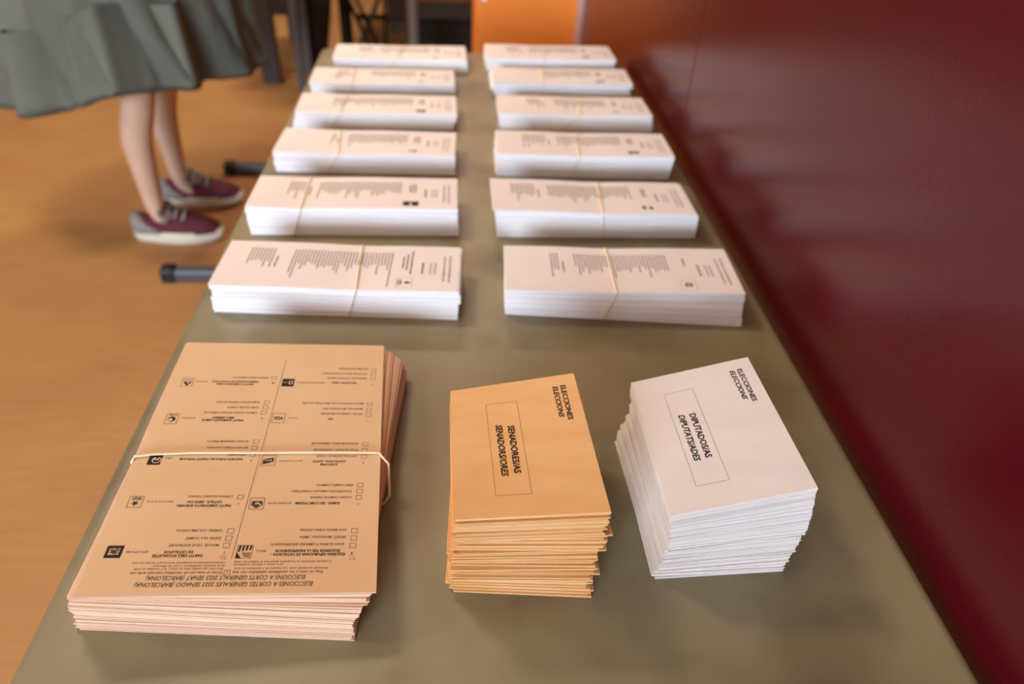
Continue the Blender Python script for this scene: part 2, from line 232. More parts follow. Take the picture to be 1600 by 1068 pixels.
class Print:                    # collects flat print in sheet millimetres, material 0 ink, 1 soft ink, 2 paper, 3 fine ink
    def __init__(s): s.v = []; s.f = []; s.m = []; s.z = []; s.lay = 0
    def add(s, vs, fs, mi=0):
        b = len(s.v); s.v += vs; s.z += [(s.lay or (1 if mi == 2 else 0))*7e-5]*len(vs); s.f += [tuple(i+b for i in f) for f in fs]; s.m += [mi]*len(fs)
    def text(s, t, x0, y0, x1, y1, cap, bold=0, shear=0, mi=0):
        vs, fs, _ = glyphs(t, bold, shear); y = (y0+y1)/2-cap/2
        s.add([(x0+a*(x1-x0), y+b*cap) for a, b in vs], fs, mi)
    def poly(s, pts, mi=0): s.add(list(pts), [tuple(range(len(pts)))], mi)
    def rect(s, x0, y0, x1, y1, mi=0): s.poly([(x0, y0), (x1, y0), (x1, y1), (x0, y1)], mi)
    def frame(s, x0, y0, x1, y1, t=.25, mi=0):
        s.rect(x0, y0, x1, y0+t, mi); s.rect(x0, y1-t, x1, y1, mi); s.rect(x0, y0+t, x0+t, y1-t, mi); s.rect(x1-t, y0+t, x1, y1-t, mi)
    def line(s, a, b, t=.25, mi=0):
        dx, dy = b[0]-a[0], b[1]-a[1]; L = math.hypot(dx, dy); nx, ny = -dy/L*t/2, dx/L*t/2
        s.poly([(a[0]+nx, a[1]+ny), (a[0]-nx, a[1]-ny), (b[0]-nx, b[1]-ny), (b[0]+nx, b[1]+ny)], mi)
    def ring(s, cx, cy, r0, r1, a0=0, a1=360, mi=0, n=20, sy=1):
        A = [math.radians(a0+(a1-a0)*k/n) for k in range(n+1)]
        for p, q in zip(A, A[1:]):
            s.poly([(cx+r0*math.cos(p), cy+sy*r0*math.sin(p)), (cx+r1*math.cos(p), cy+sy*r1*math.sin(p)), (cx+r1*math.cos(q), cy+sy*r1*math.sin(q)), (cx+r0*math.cos(q), cy+sy*r0*math.sin(q))] if r0 > 0 else
                   [(cx, cy), (cx+r1*math.cos(p), cy+sy*r1*math.sin(p)), (cx+r1*math.cos(q), cy+sy*r1*math.sin(q))], mi)
    def build(s, name, mapper, parent, mats, org, lift=.0002):
        me = bpy.data.meshes.new(name)
        me.from_pydata([mapper(x, y)+Vector((0, 0, lift+s.z[i]))-org for i, (x, y) in enumerate(s.v)], [], s.f)
        for q in mats: me.materials.append(q)
        for p, mi in zip(me.polygons, s.m): p.material_index = mi
        o = bpy.data.objects.new(name, me); C.objects.link(o); o.parent = parent; o['kind'] = 'stuff'
        return o
INKS = (MT['ink'], MT['ink_soft'], None, MT['ink_list'])
def inks(paper): return [MT['ink'], MT['ink_soft'], paper, MT['ink_list']]

# ---------------------------------------------------------------- stacks of paper
class Stack:
    def __init__(s, key, pinch=None, pamp=.0, ease=1.0):
        q = QUADS[key]; s.top = [(a, b, c+TZ) for a, b, c in q['top']]; s.bot = q['bot']; s.W = q['w']; s.L = q['l']
        s.org = Vector((sum(p[0] for p in s.bot)/4, sum(p[1] for p in s.bot)/4, TZ)); s.pinch = pinch; s.pamp = pamp; s.ease = ease
    def P(s, u, v, t, dx=0, dy=0, rot=0):
        a = bil(s.top, u, v); b = bil(s.bot, u, v); e = t**s.ease
        z = TZ+(a.z-TZ)*t
        if s.pinch: c, wd, ax = s.pinch; q = (u if ax == 'u' else v); z = TZ+(z-TZ)*(1-s.pamp*math.exp(-((q-c)/wd)**2))
        x = b.x+(a.x-b.x)*e+dx; y = b.y+(a.y-b.y)*e+dy
        if rot:
            cx, cy = s.org.x, s.org.y; c_, s_ = math.cos(rot), math.sin(rot); x, y = cx+(x-cx)*c_-(y-cy)*s_, cy+(x-cx)*s_+(y-cy)*c_
        return Vector((x, y, z+.0003))
def slab(bm, S, t0, t1, nu, nv, mi=0, dx=0, dy=0, rot=0, gap=.1, u0=0, u1=1, off=None):
    if off is None: off = S.org
    tt = t1-(t1-t0)*gap; V = {}
    for k, t in enumerate((t0, tt)):
        for i in range(nu+1):
            for j in range(nv+1):
                V[k, i, j] = bm.verts.new(S.P(u0+(u1-u0)*i/nu, j/nv, t, dx, dy, rot)-off)
    def f(vs):
        q = bm.faces.new(vs); q.material_index = mi
    for i in range(nu):
        for j in range(nv): f([V[1, i, j], V[1, i, j+1], V[1, i+1, j+1], V[1, i+1, j]])
    for i in range(nu):
        f([V[0, i, 0], V[1, i, 0], V[1, i+1, 0], V[0, i+1, 0]]); f([V[0, i, nv], V[0, i+1, nv], V[1, i+1, nv], V[1, i, nv]])
    for j in range(nv):
        f([V[0, 0, j], V[0, 0, j+1], V[1, 0, j+1], V[1, 0, j]]); f([V[0, nu, j], V[1, nu, j], V[1, nu, j+1], V[0, nu, j+1]])
    for i in range(nu):
        for j in range(nv): f([V[0, i, j], V[0, i+1, j], V[0, i+1, j+1], V[0, i, j+1]])

BANDS = {'L1': (.0201, .0258, .0141), 'R1': (-.0124, -.0115, -.0264), 'L2': (-.0732, -.0715, -.0876), 'R2': (.0136, .006, .0084), 'L3': (-.0536, -.0417, -.0681), 'R3': (-.0051, -.0126, -.0209), 'L4': (-.0619, -.0671, -.0792), 'R4': (.0212, .0083, -.0262), 'L5': (-.0631, -.0621, -.0636), 'R5': (-.034, -.043, -.0432), 'L6': (.0076, -.0067, -.0369), 'R6': (-.006, -.0189, -.0242)}

def ballot_print(key, n, seed, spec):
    """list ballot: x mm from the far edge towards the camera, y mm = distance from the left end"""
    R = random.Random(seed); p = Print(); Y = lambda s_: 297-s_
    def words(x, s_, ln, th=1.4, mi=3, lo=3, hi=9):
        e = x+ln
        while x < e-1.5:
            wd = min(R.uniform(lo, hi), e-x); p.rect(x, Y(s_)-th/2, x+wd, Y(s_)+th/2, mi); x += wd+1.0
    p.text('ELECCIONES A CORTES GENERALES 2023', 24, Y(12.5), 86, Y(12.5), 2.6, .006, 0, 1)
    p.text('ELECCIONS A CORTS GENERALS 2023', 26, Y(19.5), 84, Y(19.5), 2.6, .006, .25, 1)
    p.text('DIPUTADOS', 42, Y(31), 68, Y(31), 2.4, .006, 0, 1); p.text('DIPUTATS', 42, Y(36.5), 68, Y(36.5), 2.4, .006, .25, 1)
    p.text('BARCELONA', 42, Y(46.5), 68, Y(46.5), 2.6, .03, 0, 0)
    for s_, a, b in spec['party']: words(a, s_, b-a, 1.7, 1, 6, 14)
    s0, s1 = spec['list']; m = int((s1-s0)/4.1)
    for k in range(m):
        ln = R.uniform(27, 42) if R.random() > .2 else R.uniform(42, 56)
        if k == 0 and spec.get('first'): ln = spec['first']
        if k == m-2 and spec.get('last'): ln = spec['last']
        words(18, s0+k*4.1, ln)
    if spec.get('sup'):
        a, b = spec['sup']; words(36, a-6.5, 26, 1.5, 1, 8, 14)
        for k in range(int((b-a)/4.1)+1): words(17, a+k*4.1, R.uniform(28, 46) if R.random() > .2 else 58)
    e = spec['mark']; ex, ey = 88, Y(67)      # printed party mark near the lower margin
    if e == 'drop':
        p.frame(ex-11, ey-10, ex+12, ey+10, .3, 3); p.ring(ex, ey+3, 0, 2.6, mi=0); p.poly([(ex-2.5, ey+3.5), (ex+2.5, ey+3.5), (ex, ey+9)][:3], 0)
        p.rect(ex-6, ey-5, ex+5, ey-3.2, 0); p.rect(ex-7, ey-8, ex+6, ey-6.6, 1)
    elif e == 'block':
        p.rect(ex-6, ey-11, ex+8, ey+11, 0); p.poly([(ex-1, ey-1.2), (ex+8, ey-1.6), (ex+8, ey+.6), (ex-1, ey+1.4)], 2)
    elif e == 'ring':
        p.frame(ex-11, ey-10, ex+12, ey+10, .25, 3); p.ring(ex, ey, 3, 5, 40, 330, 0); p.ring(ex+1, ey, 0, 2, mi=1)
    elif e == 'pair':
        p.poly([(ex-5, ey+2), (ex+5, ey+3), (ex+4, ey+9), (ex-3, ey+7)], 1); p.poly([(ex-4, ey-9), (ex+5, ey-6), (ex+3, ey-2), (ex-6, ey-3)], 0)
    elif e == 'blobs':
        p.ring(ex, ey+5, 0, 5, mi=0, sy=.9); p.ring(ex+1, ey-5, 0, 5.4, mi=0, sy=.9); p.rect(ex-2, ey-4, ex+2, ey+4, 1)
    elif e == 'small':
        p.ring(ex, ey, 0, 3.6, mi=0); p.rect(ex-3, ey-9, ex+3, ey-5, 1)
    elif e == 'square':
        p.rect(ex-6, ey-8, ex+7, ey+8, 0); p.rect(ex-2, ey-3, ex+3, ey+1, 2)
    else:
        p.ring(ex, ey, 2.4, 4.4, 0, 300, 1); p.rect(ex-3, ey-8, ex+4, ey-6, 3)
    return p

BUNDLE_LABELS = {
 'L1': 'white ballot bundle nearest camera in the left row, drop emblem, band right of middle',
 'L2': 'second white ballot bundle of the left row, black block emblem, band far left',
 'L3': 'third white ballot bundle from the front in the left row, short thin stack',
 'L4': 'fourth white ballot bundle from the front in the left row',
 'L5': 'fifth white ballot bundle from the front in the left row, thin stack',
 'L6': 'farthest white ballot bundle of the left row, band near the middle',
 'R1': 'white ballot bundle nearest camera in the right row, ring emblem, beside the red wall',
 'R2': 'second white ballot bundle of the right row with top sheets slipped to the left',
 'R3': 'third white ballot bundle from the front in the right row, dark double-blob emblem',
 'R4': 'fourth white ballot bundle from the front in the right row',
 'R5': 'fifth white ballot bundle from the front in the right row, lower sheets slipped left',
 'R6': 'farthest white ballot bundle of the right row, in front of the orange pillar'}
PP1 = [(61, 14, 71), (66.5, 22, 60), (71.5, 28, 56)]; PP2 = [(62, 26, 52), (66, 24, 52), (70, 28, 50)]
SPEC = {
 'L1': dict(party=PP1, list=(87, 216), first=80, last=66, sup=(236, 268), mark='drop'),
 'L2': dict(party=PP2, list=(84, 208), sup=(222, 248), mark='block'),
 'L3': dict(party=PP2, list=(84, 190), sup=(206, 214), mark='small'),
 'L4': dict(party=PP2, list=(84, 236), mark='square'), 'L5': dict(party=PP2, list=(84, 180), sup=(222, 250), mark='small'),
 'L6': dict(party=PP2, list=(84, 200), sup=(214, 246), mark='small'),
 'R1': dict(party=[(63, 26, 44)], list=(86, 212), last=50, sup=(228, 240), mark='ring'),
 'R2': dict(party=PP2[:2], list=(86, 216), sup=(232, 268), mark='pair'),
 'R3': dict(party=PP2, list=(84, 196), sup=(214, 252), mark='blobs'),
 'R4': dict(party=PP2[:2], list=(84, 190), sup=(212, 240), mark='faint'), 'R5': dict(party=PP2, list=(84, 190), mark='blobs'),
 'R6': dict(party=PP2, list=(84, 200), sup=(220, 250), mark='blobs')}

def ballot_bundle(key):
    b0, b1, b2 = (x/.297+.5 for x in BANDS[key]); R = random.Random(key)
    S = Stack(key, ((b0+b1)/2, .16, 'u'), .045, R.choice((1.0, 1.5, .8)))
    t = thing('ballot_bundle', BUNDLE_LABELS[key], 'ballot bundle', S.org, 'banded bundles of white ballots on the table')
    bm = bmesh.new(); H = sum(c[2] for c in S.top)/4-TZ; nl = max(14, int(H/.0011)); dx = 0
    for k in range(nl):
        if R.random() < .1: dx = R.uniform(-.001, .001)
        ex = 0; g = .02 if R.random() < .85 else .12
        if key == 'R2' and k >= nl-3: ex = -.003
        if key == 'R5' and .3 < k/nl < .65: ex = -.006
        if key == 'L1' and k < nl*.85 and k > nl*.55: ex = .003
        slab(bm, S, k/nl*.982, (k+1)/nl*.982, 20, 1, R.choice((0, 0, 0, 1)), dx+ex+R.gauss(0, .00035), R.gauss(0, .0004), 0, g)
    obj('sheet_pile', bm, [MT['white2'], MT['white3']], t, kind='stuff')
    sx = -.006 if key == 'R2' else 0; bm = bmesh.new()
    slab(bm, S, .986, 1.0, 60, 1, 0, sx, 0, 0, 0)
    ts = obj('top_ballot', bm, MT['white'], t)
    ballot_print(key, 0, key+'p', SPEC[key]).build('printed_list', lambda x, y: S.P(y/297, x/105, 1, sx), ts, inks(MT['white']), S.org)
    pts = []; o = .0008
    q = lambda u, v, t_, ox, oy, oz: S.P(u, v, t_)-S.org+Vector((ox, oy, oz))
    for k in range(9): v = k/8; pts.append(q(b0+(b1-b0)*v, v, 1, 0, (o if k == 0 else -o if k == 8 else 0), o+(.0 if 0 < k < 8 else -.0004)))
    for k in range(1, 8): f = k/8; pts.append(q(b1+(b2-b1)*f, 1, 1-f, 0, -o-.0004, 0))
    pts.append(q(b2, 1, 0, 0, -o, .0006)); pts.append(q(b2, .9, 0, 0, 0, .0004)); pts.append(q(b0, .1, 0, 0, 0, .0004)); pts.append(q(b0, 0, 0, 0, o, .0006))
    for k in range(1, 8): f = k/8; pts.append(q(b0, 0, f, 0, o+.0004, 0))
    obj('rubber_band', tubem(pts, .0011, 6, True), MT['band'], t, smooth=True)
    return t
for k in ('L1', 'R1', 'L2', 'R2', 'L3', 'R3', 'L4', 'R4', 'L5', 'R5', 'L6', 'R6'): ballot_bundle(k)

# ---------------------------------------------------------------- the big salmon pile of senate ballots
S = Stack('SEN', (.54, .1, 'v'), .03, 3.5)
sen = thing('senate_ballot_pile', 'banded pile of large salmon ballots printed with tick boxes, at front left of the table', 'ballot bundle', S.org)
bm = bmesh.new(); R = random.Random(5); nl = 46; dx = dy = rot = 0
for k in range(nl):
    if R.random() < .2: dx, dy, rot = R.gauss(0, .0006), R.gauss(0, .0005), R.gauss(0, .002)
    ov = -.0075 if k > nl*.86 else 0
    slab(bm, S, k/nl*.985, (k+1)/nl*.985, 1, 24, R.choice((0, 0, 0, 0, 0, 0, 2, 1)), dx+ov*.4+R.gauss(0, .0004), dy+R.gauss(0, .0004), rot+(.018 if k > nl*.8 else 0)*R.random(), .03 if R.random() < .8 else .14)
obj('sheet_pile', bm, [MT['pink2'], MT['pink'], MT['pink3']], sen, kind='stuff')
bm = bmesh.new(); slab(bm, S, .988, 1.0, 8, 90, 0, 0, 0, 0, 0)
ts = obj('top_ballot', bm, MT['pink'], sen)
p = Print(); LW, LH = 210, 310
CAP = dict(n=(2.25, .004, 0, 1), b=(2.4, .022, 0, 0), g=(1.75, 0, 0, 1), i=(2.2, .006, .1, 1), h=(3.7, .006, .18, 1))
for t_, x0, y0, x1, y1, k in SEN_TEXT:
    c, bo, sh, mi = CAP[k]; y = (y0+y1)/2; p.text(t_, x0, y, x1, y, c, bo, sh, mi)
for x, y in SEN_BOXES: p.frame(x-2.5, y-2.4, x+2.5, y+2.4, .3, 1)
p.frame(109.8-2.3, 291.4-2.1, 109.8+2.3, 291.4+2.1, .28, 1); p.text('x', 109.1, 291.2, 110.5, 291.2, 1.9, .01, 0, 1)
p.line((102.9, 28.8), (109, 279), .3, 1); p.line((17.2, 277.6), (21.9, 277.1), .25, 1); p.line((113.4, 276.8), (118.2, 276.6), .25, 1)
p.rect(89.8, 59.5, 101.8, 71.5, 0); p.frame(91, 63, 95, 68, .9, 2); p.text('recortes', 95.6, 65.5, 101, 65.5, 1.6, .01, 0, 2)
p.frame(91.6, 111.6, 103.6, 124.8, .3, 0); p.text('VOX', 93.2, 118.4, 102, 118.4, 4.2, .03, 0, 0)
p.frame(92.2, 166.6, 104.2, 179.4, .35, 1); p.poly([(94, 169.5), (102.8, 171.5), (102.8, 177.5), (94, 174.5)], 0); p.text('Junts', 95, 173.3, 101.8, 173.3, 2.3, .02, 0, 2)
p.frame(93.7, 217.6, 105.3, 230, .35, 1); p.poly([(95.4, 221), (103.6, 221), (104, 225.5), (99.6, 229), (95, 225.5)][::1], 1)
for k in range(9):
    a, b = R.uniform(96.3, 102.4), R.uniform(221.6, 226.2); p.ring(a, b, 0, R.uniform(.4, .9), mi=2 if k % 3 else 0, n=8)
p.frame(94.9, 266.4, 106.5, 278.7, .3, 0)
for k in range(4): p.poly([(95.6+k*2.7, 266.8), (97.1+k*2.7, 266.8), (97.5+k*2.7, 271+.5*k), (96.3+k*2.7, 271+.5*k)], 0)
p.poly([(106.2, 273.2), (106.2, 278.4), (102.4, 278.4)], 0)
for k in range(3): p.rect(95.8, 273.6+k*1.5, 102.5-k*.8, 274.2+k*1.5, 0)
p.rect(189, 266.2, 200.7, 277.6, 0); p.rect(191.0, 268.6, 198.6, 275, 2); p.lay = 2; p.ring(195, 272, 0, 2.3, mi=1, n=9, sy=.8)
for k in range(80):
    a, b = R.uniform(191, 198.2), R.uniform(268.5, 274.8); p.poly([(a, b), (a+R.uniform(.4, 1.3), b+R.uniform(-.3, .5)), (a+R.uniform(.1, .6), b+R.uniform(.4, 1.2))], R.choice((0, 1)))
p.lay = 0; p.frame(189.2, 215.8, 200.2, 228.1, .3, 1)
for k in range(5):
    a = math.radians(90+72*k); p.line((194.7, 223.4), (194.7+2.7*math.cos(a), 223.4+2.7*math.sin(a)), 1.0, 0)
p.text('PDeCAT', 191, 218.8, 198.4, 218.8, 1.8, .03, 0, 0); p.rect(191, 217, 198.4, 217.3, 1)
p.rect(188.6, 167.2, 199.4, 178.6, 0); p.ring(192.5, 172.8, 3.1, 3.9, -60, 230, 2, 22); p.text('pp', 190.6, 172.4, 196.6, 172.4, 3.0, .04, 0, 2)
p.frame(188.2, 113.2, 199.2, 127.4, .3, 1); p.ring(193.8, 121, 0, 3.4, mi=0); p.ring(194.6, 121.9, 0, 2.0, mi=2); p.text('PACMA', 190.2, 115.4, 197.6, 115.4, 1.6, .02, 0, 0)
p.frame(187.9, 60.2, 198.8, 73.4, .3, 3); p.poly([(189.2, 66), (197.6, 66), (193, 72.4)], 0); p.poly([(191, 66.5), (194, 66.5), (193, 69.6)], 2); p.text('PCTC', 189.6, 63, 197, 63, 1.8, .01, 0, 1)
p.build('printed_text', lambda x, y: S.P(1-x/LW, y/LH, 1), ts, inks(MT['pink']), S.org)
pts = []
for x, y in ((211, 169.6), (208, 169.2), (199.4, 167.2), (165, 165.0), (137, 164.8), (109.8, 164.8), (80, 164.2), (53.8, 163.8), (28, 163.8), (6, 164.0), (1, 164.6)):
    pts.append(S.P(1-x/LW, y/LH, 1)-S.org+Vector((0, 0, .0014)))
b = S.org
for f in (.92, .75, .5, .25, 0): pts.append(S.P(1.0, .55+.02*(1-f), f)-b+Vector((.0075*(1 if f > .1 else .3), 0, .0006)))
pts.append(S.P(.9, .57, 0)-b+Vector((0, 0, .0005))); pts.append(S.P(.1, .57, 0)-b+Vector((0, 0, .0005)))
for f in (0, .25, .5, .75, .95): pts.append(S.P(0, .565, f)-b+Vector((-.0035, 0, .0006)))
obj('rubber_band', tubem(pts, .0012, 6, True), MT['band'], sen, smooth=True)

# ---------------------------------------------------------------- the two piles of envelopes, every envelope on its own
def keyed(K, t):
    for (a, x), (b, y) in zip(K, K[1:]):
        if a <= t <= b: return x+(y-x)*(t-a)/(b-a)
    return K[-1][1]
def leaf(bm, S, t0, t1, dx, dy, rot, mi, g):
    slab(bm, S, t0, t1, g, g, mi, dx, dy, rot, 0, off=Vector((0, 0, 0)))
def envelope_pile(key, n, K, jit, mats, label, toplabel, group, texts, rect, seed, loose):
    S = Stack(key); R = random.Random(seed); rr = 0; gn = 4 if key == 'EO' else 2
    for k in range(n):
        t0, t1 = k/n, (k+1)/n; tm = (t0+t1)/2; h = t1-t0
        if k == n-1: d = (0, 0, 0)
        else:
            am = jit if tm < loose else jit*.45
            if R.random() < .3: rr = R.gauss(0, .012)*(1 if tm < loose else .4)
            d = (keyed(K, tm)+R.gauss(0, am), R.gauss(0, am*.8), rr)
        c = S.P(.5, .5, t0, d[0], d[1]); bm = bmesh.new()
        if k < n-1:
            g = R.uniform(.1, .24); mi = R.choice((0, 0, 1))
            leaf(bm, S, t0+h*.02, t0+h*.40, d[0], d[1], d[2], mi, gn); leaf(bm, S, t0+h*(.40+g), t1-h*.04, d[0]+R.gauss(0, .0004), d[1], d[2], mi, gn)
        else: slab2(bm, S, t0+h*.1, 1.0)
        for v in bm.verts: v.co -= c
        o = obj('ballot_envelope', bm, mats, None, c)
        m = n-1-k; od = '%d%s' % (m, 'th' if 10 < m % 100 < 14 else {1: 'st', 2: 'nd', 3: 'rd'}.get(m % 10, 'th'))
        tag(o, toplabel if k == n-1 else label % od, 'envelope', group)
    pr = Print(); pr.frame(*rect, .22, 1)
    for t_, x0, y0, x1, y1, cap, bo, sh in texts: pr.text(t_, x0, y0, x1, y1, cap, bo, sh, 0)
    pr.build('printed_text', lambda x, y: S.P(y/(S.W*1e3), x/(S.L*1e3), 1), o, inks(mats[0]), c, .0003)
def slab2(bm, S, t0, t1): leaf(bm, S, t0, t1, 0, 0, 0, 0, 24)
px = .000475
KO = [(0, 0), (.06, -8*px), (.12, -13*px), (.22, -11*px), (.3, -8*px), (.42, -7*px), (.5, -11*px), (.56, -3*px), (.65, 6*px), (.72, 2*px), (.78, -6*px), (.86, -1*px), (1, 0)]
envelope_pile('EO', 58, KO, .002, [MT['orange_paper'], MT['orange_dark']], 'orange envelope, %s below the printed top one in the orange pile',
  'orange envelope printed SENADORES/AS on top of the orange pile', 'orange envelopes piled in the front middle',
  [('ELECCIONES', 14.7, 101, 60.1, 101, 4.4, .02, 0), ('ELECCIONS', 15, 94, 56.2, 94, 4.4, .02, .2), ('SENADORES/AS', 59.9, 49.6, 116.9, 49.6, 5.3, .022, 0), ('SENADORS/ORES', 57.2, 39.6, 119.4, 39.6, 5.3, .022, .2)],
  (28, 30.5, 139.8, 58), 3, .72)
KW = [(0, 0), (.08, 0), (.2, 3*px), (.36, 9*px), (.55, 13*px), (.7, 10*px), (.85, 4*px), (1, 0)]
envelope_pile('EW', 76, KW, .0005, [MT['env_white'], MT['env_grey']], 'white envelope, %s below the printed top one in the white pile',
  'white envelope printed DIPUTADOS/AS on top of the white pile', 'white envelopes piled at the front right',
  [('ELECCIONES', 13.7, 100.6, 57.9, 100.6, 4.4, .02, 0), ('ELECCIONS', 13.9, 93.5, 53.6, 93.5, 4.4, .02, .2), ('DIPUTADOS/AS', 57.3, 44, 110.8, 44, 5.3, .022, 0), ('DIPUTATS/ADES', 56.3, 34.2, 112.2, 34.2, 5.3, .022, .2)],
  (25.8, 25.8, 138, 52.8), 4, .5)

# ---------------------------------------------------------------- the person at the left
PX, PY = -.97, 2.37
per = thing('person', 'person standing in grey-green dress, bare legs and burgundy lace-up shoes', 'person', (PX, PY, 0))
def skin_mesh(name, nodes, edges, m, parent, sub=2):
    names = list(nodes); me = bpy.data.meshes.new(name)
    me.from_pydata([Vector(nodes[n][:3]) for n in names], [], []); me.edges.add(len(edges))
    for e, (a, b) in zip(me.edges, edges): e.vertices = (names.index(a), names.index(b))
    o = bpy.data.objects.new(name, me); C.objects.link(o)
    sk = o.modifiers.new('skin', 'SKIN'); sk.use_smooth_shade = True; o.modifiers.new('sub', 'SUBSURF').levels = sub
    for n, d in zip(names, me.skin_vertices[0].data): d.radius = (nodes[n][3], nodes[n][4] if len(nodes[n]) > 4 else nodes[n][3]); d.use_root = n == 'pelvis'
    bpy.context.view_layer.update()
    m2 = bpy.data.meshes.new_from_object(o.evaluated_get(bpy.context.evaluated_depsgraph_get())); bpy.data.objects.remove(o)
    q = obj(name, m2, m, parent, smooth=True); return q
Nd = {}; Ed = []
def chain(*items):
    for n, *c in items: Nd.setdefault(n, c)
    for a, b in zip(items, items[1:]): Ed.append((a[0], b[0]))
LY = {'n': (2.22-PY, -.012), 'f': (2.47-PY, .012)}
chain(('pelvis', -.01, 0, .93, .13, .15), ('belly', 0, 0, 1.05, .11, .13), ('chest', .01, 0, 1.24, .12, .15), ('collar', .0, 0, 1.37, .08, .1), ('neck', .01, 0, 1.45, .052), ('jaw', .035, 0, 1.53, .07), ('crown', .025, 0, 1.62, .085), ('top', .02, 0, 1.67, .05))
for s in 'nf':
    y, _ = LY[s]; sg = -1 if s == 'n' else 1
    chain(('pelvis', 0, 0, 0, 0), ('hip'+s, -.01, sg*.10, .86, .088), ('thigh'+s, .02, y*.8, .68, .073), ('knee'+s, .025, y*.92, .475, .052), ('calf'+s, -.012, y*.97, .355, .051), ('shin'+s, -.012, y, .22, .038), ('ankle'+s, -.008, y, .095, .03), ('instep'+s, .03, y, .052, .028), ('ball'+s, .10, y, .046, .022), ('toe'+s, .14, y, .046, .014))
    chain(('collar', 0, 0, 0, 0), ('shoulder'+s, 0, sg*.17, 1.35, .055), ('elbow'+s, .06, sg*.21, 1.1, .04), ('wrist'+s, .27, sg*.17, .99, .026), ('palm'+s, .34, sg*.165, .975, .026, .036))
    for i, (dy, ln, dz) in enumerate(((.03, .055, 0), (.011, .066, .003), (-.008, .062, .002), (-.026, .05, -.002))):
        chain(('palm'+s, 0, 0, 0, 0), ('k%d' % i+s, .38, sg*.165+dy, .975+dz, .0105), ('m%d' % i+s, .38+ln*.55, sg*.165+dy*1.15, .967+dz, .009), ('t%d' % i+s, .38+ln, sg*.165+dy*1.2, .952+dz, .0075))
    chain(('palm'+s, 0, 0, 0, 0), ('tb'+s, .335, sg*.165-sg*.035, .965, .012), ('tt'+s, .372, sg*.165-sg*.052, .953, .009))
body = skin_mesh('body', Nd, Ed, MT['skin'], per)
# face
obj('nose', tubem([(.125, 0, 1.60), (.142, 0, 1.568), (.12, 0, 1.56)], [.008, .014, .008], 8), MT['skin'], per, smooth=True)
for sg in (-1, 1):
    bm = bmesh.new(); bmesh.ops.create_uvsphere(bm, u_segments=10, v_segments=8, radius=.009)
    for v in bm.verts: v.co += Vector((.097, sg*.034, 1.602))
    obj('eye', bm, MT['black'], per, smooth=True)
    obj('ear', tubem([(.02, sg*.083, 1.56), (.012, sg*.095, 1.59), (.018, sg*.086, 1.62)], [.008, .014, .009], 8), MT['skin'], per, smooth=True)
obj('mouth', tubem([(.102, -.02, 1.532), (.112, 0, 1.53), (.102, .02, 1.532)], [.003, .006, .003], 6), MT['shoe'], per, smooth=True)
bm = bmesh.new(); rings = []
for z, r in ((1.40, .07), (1.48, .098), (1.56, .108), (1.63, .107), (1.69, .08), (1.715, .03)):
    rings.append([Vector((.0+(r*(math.cos(a) if math.cos(a) < .35 else .35)), r*.98*math.sin(a), z)) for a in [2*math.pi*k/20 for k in range(20)]])
obj('hair', loft(bm, rings), MT['hair'], per, smooth=True)
# dress: wide skirt with soft folds and an uneven hem
HEM = [(-180, -.30), (-150, -.29), (-130, -.273), (-120, -.268), (-110, -.256), (-100, -.224), (-90, -.2), (-80, -.178), (-70, -.191), (-60, -.196), (-50, -.188), (-40, -.188), (-30, -.2), (-20, -.2), (-10, -.195), (0, -.188), (30, -.165), (70, -.165), (120, -.2), (180, -.30)]
R = random.Random(12); NA = 220
def fold(a, s):
    a = a+1.3*s; f = 0
    for fr, am, ph in ((5, .018, 2.2), (9, .022, 2.4), (14, .016, .3), (23, .008, 1.2)):
        w_ = math.sin(fr*a+ph); f += am*(w_ if w_ > 0 else -abs(w_)**.55)
    return f
rings = []
prof = [(1.36, .10, .16, 0), (1.30, .125, .19, 0), (1.2, .135, .185, 0), (1.08, .125, .165, .05), (1.03, .13, .17, .1), (.96, .18, .22, .3), (.9, .23, .265, .5), (.82, .28, .30, .7), (.74, .31, .325, .85), (.68, .325, .335, .95), (.62, .338, .343, 1.0), (.60, .342, .346, 1.0), (.58, .344, .347, 1.0), (0, .346, .350, 1.0)]
for i, (z, rx, ry, f) in enumerate(prof):
    ring = []
    for k in range(NA):
        a = -math.pi+2*math.pi*k/NA; d = math.degrees(a); hz = TZ+keyed(HEM, d)
        zz = z
        if z < .8: zz = hz+(z-.58)*(.74+0*z-hz)/(.74-.58)*.9 if z > 0 else hz-.0
        if z == .58: zz = hz+.02
        r_ = 1+f*fold(a, max(zz-.5, 0))/.35; xs = 1.28 if math.cos(a) < 0 and f > .5 else 1.0
        ring.append(Vector((.0+rx*r_*math.cos(a)*(1+(xs-1)*abs(math.cos(a)))+.01, ry*r_*math.sin(a), zz)))
    rings.append(ring)
lo = [Vector((v.x*.985, v.y*.985, v.z+.004)) for v in rings[-1]]; mid = [Vector((v.x*.93, v.y*.93, v.z+.2)) for v in rings[-2]]
bm = bmesh.new(); loft(bm, rings+[lo, mid], cap=False)
obj('dress', bm, MT['dress'], per, smooth=True)
for sg in (-1, 1):
    obj('sleeve', tubem([(0, sg*.12, 1.355), (.005, sg*.18, 1.34), (.03, sg*.2, 1.22), (.045, sg*.208, 1.15)], [.07, .068, .06, .058], 16), MT['dress'], per, smooth=True)
